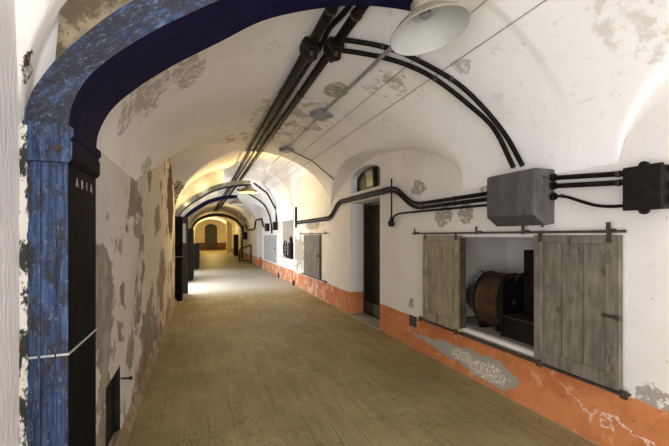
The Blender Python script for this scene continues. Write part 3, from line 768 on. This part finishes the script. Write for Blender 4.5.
# closed shutters farther along
def closed_pair(y0, y1, label, m, track_lab):
    t = thing('closed_shutter', label, 'shutter', (2.61, (y0+y1)/2, .49), 'closed shutters on the right wall')
    ym = (y0+y1)/2
    for a, b in ((y0, ym-.004), (ym+.004, y1)):
        bm = new(); add_box(bm, 2.60, 2.653, a, b, .49, 1.53); lf = obj('leaf', bm, m, t, bevel=.004)
        for k in range(3):
            yy = a+(b-a)*(k+.5)/3; bm = new(); add_box(bm, 2.592, 2.602, yy-.1, yy+.1, .57, 1.46); obj('plank', bm, m, lf, bevel=.003)
    bm = new(); add_box(bm, 2.575, 2.60, y0+.06, y0+.10, 1.0, 1.06); add_box(bm, 2.58, 2.60, y0-.04, y0+.1, 1.02, 1.04); obj('latch', bm, 'black', t)
    if track_lab: track(y0-.5, y1+.4, 1.56, (y0-.4, ym, y1+.3), track_lab)
closed_pair(7.72, 9.05, 'closed dark grey double shutters left of the green door', 'shutter', 'iron rail above the closed dark shutters')
bm = new(); add_box(bm, 2.6, XR+.003, 7.3, 9.3, .465, .48); add_box(bm, 2.585, 2.61, 7.28, 7.36, .45, .50); tag(obj('bottom_track', bm, 'iron'), 'thin iron rail under the closed dark shutters', 'rail', 'iron shutter tracks')
closed_pair(12.9, 15.4, 'closed pale grey metal shutters far down the right wall', 'shutter_pale', None)

# vent grille low on the wall
t = thing('vent_grille', 'small square vent grille in the orange dado under the olive shutter', 'vent', (2.64, 3.72, .38))
c = onx(413, 321)
bm = new(); add_box(bm, 2.64, XR+.002, c.y-.075, c.y+.075, c.z-.07, c.z+.07); obj('frame', bm, 'iron', t)
for k in range(5):
    bm = new(); zz = c.z-.05+k*.025; add_box(bm, 2.634, 2.641, c.y-.06, c.y+.06, zz-.006, zz+.006); obj('slat', bm, 'box', t)

# ------------------------------------------------------------------ machinery in the recess
t = thing('blower', 'rusty round drum blower with a cone end in the open recess', 'machine', (3.10, 2.95, .502))
AX = Vector((-.13, .61, 0)).normalized(); FC = Vector((3.10, 2.75, .80))
bm = new(); add_lathe(bm, [(0, 0), (.285, 0), (.298, .01), (.298, .27), (.29, .28)], FC, AX, 44); obj('drum', bm, 'rust', t, smooth=True)
bm = new(); add_lathe(bm, [(.292, .275), (.16, .46), (.035, .605), (.03, .625), (0, .625)], FC, AX, 44); obj('cone', bm, 'blowcone', t, smooth=True)
for a in (-.005, .262):
    bm = new(); add_lathe(bm, [(.296, a), (.307, a), (.307, a+.022), (.296, a+.022)], FC, AX, 44); obj('rim', bm, 'black', t, smooth=True)
bm = new(); add_lathe(bm, [(0, -.04), (.05, -.04), (.06, -.02), (.27, -.008), (.27, .0)], FC, AX, 30); obj('hub_plate', bm, 'black', t, smooth=True)
for a in (.31, .37):
    p = FC+AX*a; bm = new(); add_box(bm, p.x-.12, p.x-.07, p.y-.03, p.y+.03, p.z+.20-(a-.31)*.9, p.z+.31-(a-.31)*1.2, Matrix.Rotation(.5, 3, 'X')); obj('lifting_lug', bm, 'steelblue', t, bevel=.006)
for a in (.03, .22):
    p = FC+AX*a; bm = new(); add_box(bm, p.x-.2, p.x+.2, p.y-.02, p.y+.02, .502, .58); obj('foot', bm, 'black', t)
t = thing('drive_cabinet', 'dark low steel case in front of the rusty drum', 'machine', (2.95, 2.40, .502))
bm = new(); add_box(bm, 2.80, 3.25, 2.22, 2.60, .505, .70); obj('case', bm, 'black', t, bevel=.008)
bm = new(); add_box(bm, 2.79, 3.26, 2.21, 2.61, .70, .72); obj('top_plate', bm, 'rust_dark', t, bevel=.004)
bm = new(); add_box(bm, 2.785, 2.80, 2.60, 2.63, .505, 1.06); obj('upright', bm, 'black', t)
bm = new(); add_box(bm, 2.79, 2.80, 2.26, 2.56, .54, .66); obj('panel', bm, 'black', t, bevel=.003)
t = thing('motor', 'tall black motor case behind the low steel case', 'machine', (3.2, 2.42, .722))
bm = new(); add_box(bm, 3.06, 3.40, 2.28, 2.60, .722, 1.36); obj('case', bm, 'black', t, bevel=.012)
bm = new(); add_box(bm, 3.05, 3.06, 2.32, 2.56, .80, 1.28); obj('cover_plate', bm, 'black', t, bevel=.004)
bm = new(); add_tube(bm, catmull([(3.06, 2.55, 1.12), (2.98, 2.58, 1.10), (2.96, 2.60, 1.06), (3.0, 2.62, 1.02)], 6), .022, 10); obj('elbow', bm, 'black', t, smooth=True)
bm = new(); add_lathe(bm, [(0, 0), (.06, 0), (.06, .05), (.03, .06), (0, .06)], (3.05, 2.46, .98), (-1, 0, 0), 20); obj('pulley', bm, 'black', t, smooth=True)

# ------------------------------------------------------------------ doorway and fanlight
t = thing('door', 'dark green door of diagonal boards set back in the right wall', 'door', (2.99, 5.46, 0))
bm = new(); add_box(bm, 2.955, 3.0, D0+.04, D1-.03, .02, 2.08); obj('leaf', bm, 'green', t)
for a, b in ((D0, D0+.05), (D1-.05, D1)):
    bm = new(); add_box(bm, 2.93, 3.01, a, b, 0, 2.115); obj('frame_post', bm, 'frame_green', t, bevel=.004)
bm = new(); add_box(bm, 2.93, 3.01, D0+.05, D1-.05, 2.06, 2.115); obj('frame_head', bm, 'frame_green', t, bevel=.004)
bm = new(); add_box(bm, 2.945, 2.957, D0+.06, D1-.06, .05, .26); obj('kick_board', bm, 'frame_green', t, bevel=.003)
bm = new(); add_lathe(bm, [(0, 0), (.012, 0), (.012, .03), (.026, .04), (.026, .06), (0, .065)], (2.955, D0+.14, 1.02), (-1, 0, 0), 14); obj('knob', bm, 'iron', t, smooth=True)
bm = new(); add_box(bm, XR-.02, 3.05, D0, D1, -.02, .02); struct('trim_6', bm, 'sill')
t = thing('fanlight', 'arched dark framed window above the green door', 'window', (2.8, cyw, WZ0))
xf = 2.78
bm = new(); A = [(W1, WZ0)]+arc+[(W2, WZ0)]
cc = (cyw, WZ0+.16)
Bq = [(cc[0]+(p[0]-cc[0])*.90, cc[1]+(p[1]-cc[1])*.80) for p in A]
n_ = len(A)
for q0, q1 in ((A, Bq),):
    F0 = [bm.verts.new((xf, *p)) for p in q0]; F1 = [bm.verts.new((xf, *p)) for p in q1]; K0 = [bm.verts.new((xf+.05, *p)) for p in q0]; K1 = [bm.verts.new((xf+.05, *p)) for p in q1]
    for i in range(n_):
        j = (i+1) % n_
        bm.faces.new((F0[i], F0[j], F1[j], F1[i])); bm.faces.new((K0[i], K1[i], K1[j], K0[j])); bm.faces.new((F1[i], F1[j], K1[j], K1[i])); bm.faces.new((F0[i], K0[i], K0[j], F0[j]))
obj('frame', bm, 'frame_green', t)
for yy in (cyw-.18, cyw+.18):
    bm = new(); add_box(bm, xf-.005, xf+.05, yy-.018, yy+.018, WZ0+.03, WZ0+.38); obj('mullion', bm, 'frame_green', t)
bm = new(); vs = [bm.verts.new((xf+.03, *p)) for p in Bq]; bm.faces.new(vs); obj('pane', bm, 'glass', t)
# middle casement ajar
bm = new(); y0, y1, z0, z1 = cyw-.17, cyw+.17, WZ0+.04, WZ0+.37
R = Matrix.Rotation(-.06, 3, 'Y'); ab = (xf-.01, cyw, z0)
for q in ((y0, y0+.035, z0, z1), (y1-.035, y1, z0, z1), (y0, y1, z0, z0+.035), (y0, y1, z1-.035, z1)):
    add_box(bm, xf-.03, xf-.005, *q, R, ab)
cs = obj('casement', bm, 'frame_green', t)
bm = new(); add_box(bm, xf-.02, xf-.016, y0+.03, y1-.03, z0+.03, z1-.03, R, ab); obj('pane', bm, 'glass', cs)
bm = new(); add_box(bm, XR+.2, XR+.22, W1-.02, W2+.02, WZ0-.02, WZ1+.02); struct('window_1', bm, 'wood_dark')
# door back
bm = new(); add_box(bm, 3.01, 3.03, D0-.02, D1+.02, 0, 2.14); struct('wall_doorway', bm, 'wood_dark')

# ------------------------------------------------------------------ left hatch
t = thing('hatch', 'low dark iron hatch at the foot of the peeling left wall', 'hatch', (XL-.05, 2.745, .06))
bm = new(); add_box(bm, XL-.07, XL-.04, HAT[0]+.01, HAT[1]-.01, HAT[2]+.005, HAT[3]-.01); obj('leaf', bm, 'black', t, bevel=.004)
bm = new()
for q in ((HAT[0], HAT[0]+.02, HAT[2], HAT[3]), (HAT[1]-.02, HAT[1], HAT[2], HAT[3]), (HAT[0], HAT[1], HAT[3]-.02, HAT[3])): add_box(bm, XL-.08, XL-.005, *q)
obj('frame', bm, 'black', t)
bm = new(); add_tube(bm, [(XL-.03, 2.985, .44), (XL+.06, 2.99, .43)], .008, 8); add_lathe(bm, [(0, 0), (.014, 0), (.014, .02), (0, .02)], (XL+.05, 2.99, .431), (1, 0, -.1), 10); obj('latch_pin', bm, 'black', t, smooth=True)

# ------------------------------------------------------------------ farther along
# half open door leaf by the daylight doorway
t = thing('door_leaf', 'dark door leaf with a bluish pane standing open on the left', 'door', (-.42, 9.75, 0))
bm = new(); add_box(bm, XL, -.30, 9.73, 9.77, .01, 1.32); add_box(bm, XL, -.50, 9.73, 9.77, 1.32, 1.82); add_box(bm, -.35, -.30, 9.73, 9.77, 1.32, 1.82); add_box(bm, XL, -.30, 9.73, 9.77, 1.82, 2.0); obj('leaf', bm, 'wood_dark', t)
bm = new(); add_box(bm, -.50, -.35, 9.745, 9.755, 1.32, 1.82); obj('pane', bm, 'skyglass', t)
bm = new(); add_box(bm, -.33, -.315, 9.70, 9.73, 1.0, 1.08); obj('handle', bm, 'iron', t)
# dark cabinets on left beyond
for y0, y1, xx, zz, lab in ((12.6, 13.3, -.22, 1.75, 'tall black cabinet against the left wall beyond the blue rib'), (17.0, 17.9, -.05, 1.15, 'low black cabinet farther down the left wall')):
    t = thing('cabinet', lab, 'cabinet', ((XL+xx)/2, (y0+y1)/2, 0), 'dark cabinets on the left')
    bm = new(); add_box(bm, XL+.005, xx-.02, y0, y1, .005, zz); obj('body', bm, 'black', t, bevel=.01)
    bm = new(); add_box(bm, xx-.02, xx, y0+.02, y1-.02, .08, zz-.04); d = obj('door', bm, 'black', t, bevel=.006)
    bm = new(); add_box(bm, xx, xx+.02, y0+.08, y0+.1, zz*.5, zz*.5+.12); obj('handle', bm, 'iron', d)
# machine on the ledge in the passage
bm = new(); add_box(bm, XR+.02, XR+.8, PAS[0]+.005, PAS[1]-.005, -.01, .76); struct('trim_7', bm, 'right')
t = thing('press_machine', 'black cast machine with a crank wheel on the ledge in the far recess', 'machine', (2.95, 11.1, .76))
bm = new(); add_box(bm, 2.68, 3.0, 10.85, 11.5, .762, .86); add_box(bm, 2.72, 2.9, 11.05, 11.35, .86, 1.28); obj('base', bm, 'black', t, bevel=.01)
bm = new(); add_tube(bm, catmull([(2.80, 11.2, 1.25), (2.74, 11.0, 1.42), (2.68, 10.8, 1.40), (2.66, 10.62, 1.22)], 6), .05, 10); obj('arm', bm, 'black', t, smooth=True)
bm = new(); C = [Vector((2.66, 11.5+1*.25*math.cos(a), 1.08+1*.25*math.sin(a))) for a in [2*PI*k/24 for k in range(25)]]; add_tube(bm, C, .022, 8, False)
for k in range(3): a = PI*k/3; add_tube(bm, [(2.66, 11.5-1*.25*math.cos(a), 1.08-1*.25*math.sin(a)), (2.66, 11.5+1*.25*math.cos(a), 1.08+1*.25*math.sin(a))], .012, 6)
obj('crank_wheel', bm, 'black', t, smooth=True)
# round drain caps in the dado
for px, py, lab in ((294, 283, 'round black cap low in the orange dado by the far recess'), (279, 275, 'smaller round black cap beyond the far recess')):
    c = onx(px, py); bm = new(); add_lathe(bm, [(0, -.02), (.085, -.02), (.09, .02), (.07, .03), (.05, .02), (0, .02)], (XR-.005, c.y, c.z), (-1, 0, 0), 20); tag(obj('round_drain', bm, 'black', None, smooth=True), lab, 'cap', 'round caps in the dado')
# boxes, pipes
cast_box(12.65, 12.9, 1.72, 2.02, 'black switch box right of the far arched pipe', False, 2.50)
cast_box(14.3, 14.6, 1.70, 2.02, 'black switch box left of the far arched pipe', False, 2.50)
P = [(1.2, 12.5, 3.12), (1.6, 12.9, 3.04), (2.0, 13.2, 2.88), (2.3, 13.4, 2.66), (2.5, 13.6, 2.36), (2.60, 13.7, 2.0), (2.625, 13.7, 1.6)]
pipe_thing('arched_pipe', 'dark pipe arching down the far vault to the pale shutters', 'pipe', catmull(P, 6), .03, group='arched pipes on the vault', clamps=[((2.0, 13.2, 2.88), (.3, .2, -.2))])
P = smooth_path([(1.45, 10.2, 3.02), (2.0, 11.2, 2.88), (2.45, 12.2, 2.50), (2.58, 12.6, 2.46), (2.6, 12.7, 2.02)], .2, 5)
pipe_thing('wall_pipe', 'dark pipe bending down to the far right switch box', 'pipe', P, .03, group='far dark pipes', clamps=[((2.45, 12.2, 2.50), (.4, 1, -.3))])
pipe_thing('wall_pipe', 'short dark vertical pipe beside the far recess', 'pipe', [(2.62, 9.95, 2.35), (2.62, 9.95, 1.75)], .03, group='far dark pipes')
P = smooth_path([(XP, 14.9, 1.9), (XP, 15.7, 1.92), (XP, 16.0, 2.3), (XP, 17.9, 2.3), (XP, 18.3, 1.86), (XP, 21.5, 1.86), (XP, 21.9, 2.2), (XP, 23.4, 2.2), (XP, 23.7, 1.6)], .2, 5)
pipe_thing('wall_pipe', 'dark pipe stepping over a far doorway to the yellow lit end', 'pipe', P, .04, group='far dark pipes', clamps=[((XP, 20, 1.86), (0, 1, 0))])
cast_box(21.6, 22.3, 1.3, 1.75, 'black switch box on the far yellow lit wall', False, 2.36)
bm = new(); add_box(bm, XR-.28, XR-.004, 27.0, 27.9, .005, 1.62)
t = thing('cabinet', 'tall black cabinet against the far right wall', 'cabinet', (2.5, 27.4, 0)); obj('body', bm, 'black', t, bevel=.01)
bm = new(); add_box(bm, XR-.30, XR-.28, 27.03, 27.87, .1, 1.58); obj('door', bm, 'black', t)
bm = new(); add_box(bm, 2.2, XR+.02, 33.0, 33.6, 0, 2.9); struct('trim_8', bm, 'endwall')
# railing
t = thing('railing', 'small black tubular railing standing by the far right wall', 'railing', (2.3, 20.2, 0))
bm = new(); add_tube(bm, smooth_path([(2.08, 20.5, .005), (2.08, 20.5, .72), (2.60, 19.6, 1.02), (2.60, 19.6, .005)], .1, 4), .035, 8); obj('frame', bm, 'black', t, smooth=True)
bm = new(); add_tube(bm, [(2.08, 20.5, .12), (2.60, 19.6, .12)], .03, 8); obj('crossbar', bm, 'black', t, smooth=True)
# door in the end wall
t = thing('door', 'dark arched wooden door in the far end wall', 'door', (1.05, YE, 0))
bm = new(); dw = .52; ac = [(1.05+dw*math.cos(PI*k/14), 2.35+.32*math.sin(PI*k/14)) for k in range(15)]
add_prism(bm, [(1.05-dw, 0.005), (1.05+dw, 0.005)]+ac, 'y', YE-.09, YE-.005); obj('leaf', bm, 'wood_dark', t)
bm = new(); dw2 = .62; ac2 = [(1.05+dw2*math.cos(PI*k/14), 2.35+.44*math.sin(PI*k/14)) for k in range(15)]
strip_prism(bm, [(1.05+dw, .005)]+ac+[(1.05-dw, .005)], [(1.05+dw2, .005)]+ac2+[(1.05-dw2, .005)], YE-.12, YE-.003); obj('frame', bm, 'wood_dark', t)
bm = new(); add_box(bm, 1.0, 1.1, YE-.12, YE-.09, .1, 2.3); obj('cover_strip', bm, 'wood_dark', t)

# ------------------------------------------------------------------ light
W = bpy.data.worlds.new('world'); SC.world = W; W.use_nodes = True
W.node_tree.nodes['Background'].inputs[0].default_value = (.75, .85, 1, 1); W.node_tree.nodes['Background'].inputs[1].default_value = .02
def area(name, loc, rot, sx, sy, p, col, spread=PI):
    l = bpy.data.lights.new(name, 'AREA'); l.shape = 'RECTANGLE'; l.size = sx; l.size_y = sy; l.energy = p; l.color = col; l.spread = spread
    o = bpy.data.objects.new(name, l); COL.objects.link(o); o.location = loc; o.rotation_euler = rot; return o
def point(name, loc, p, col, r=.05):
    l = bpy.data.lights.new(name, 'POINT'); l.energy = p; l.color = col; l.shadow_soft_size = r
    o = bpy.data.objects.new(name, l); COL.objects.link(o); o.location = loc; return o
DAY = (.99, .98, 1.0)
# added fill behind the camera, then daylight through the near bay's left opening
area('fill_behind', (1.05, YB-.12, 1.25), (PI/2+.35, 0, 0), 2.0, 2.2, 158, (.98, .98, 1))
area('daylight_near', (XN-.12, (NOP[0]+NOP[1])/2, (NOP[2]+NOP[3])/2), (0, -2.05, 0), NOP[3]-NOP[2]-.1, NOP[1]-NOP[0]-.1, 70, DAY)
# daylight through the left doorways beyond the second rib
area('daylight_far', (XL-.30, (LOP[0]+LOP[1])/2, 1.1), (0, -1.25, 0), 1.9, 1.6, 125, (.93, .96, 1))
area('daylight_far_second', (XL-.30, (LOP2[0]+LOP2[1])/2, 1.0), (0, -PI/2, 0), 1.8, 1.8, 50, (.93, .96, 1))
WARM = (1.0, .72, .32)
for q in ((-.30, 8.66, 2.25), (.05, 8.66, 2.60), (.55, 8.66, 2.90)): point('added_infill_light', q, 2.0, WARM, .04)  # added warm points to brighten the infill strip, no bulbs modelled
point('dish_and_fill_light', (1.5, 8.35, 3.05), 5, (1, .66, .24), .08)  # added fill up under the raised bay, outside the dish lamp
point('dish_and_fill_light', (1.13, 8.72, 2.50), 42, (1, .66, .22), .05)
point('far_lamp', (1.05, 28, 2.3), 60, (1, .72, .26), .1)
point('far_lamp', (1.05, 35, 2.4), 150, (1, .72, .26), .1)
point('far_lamp', (1.3, 19.5, 2.5), 16, (1, .75, .35), .1)

vs = SC.view_settings; vs.view_transform = 'Standard'; vs.look = 'None'; vs.gamma = 1; vs.exposure = .33; vs.use_curve_mapping = False
SC.cycles.max_bounces = 8; SC.cycles.diffuse_bounces = 6
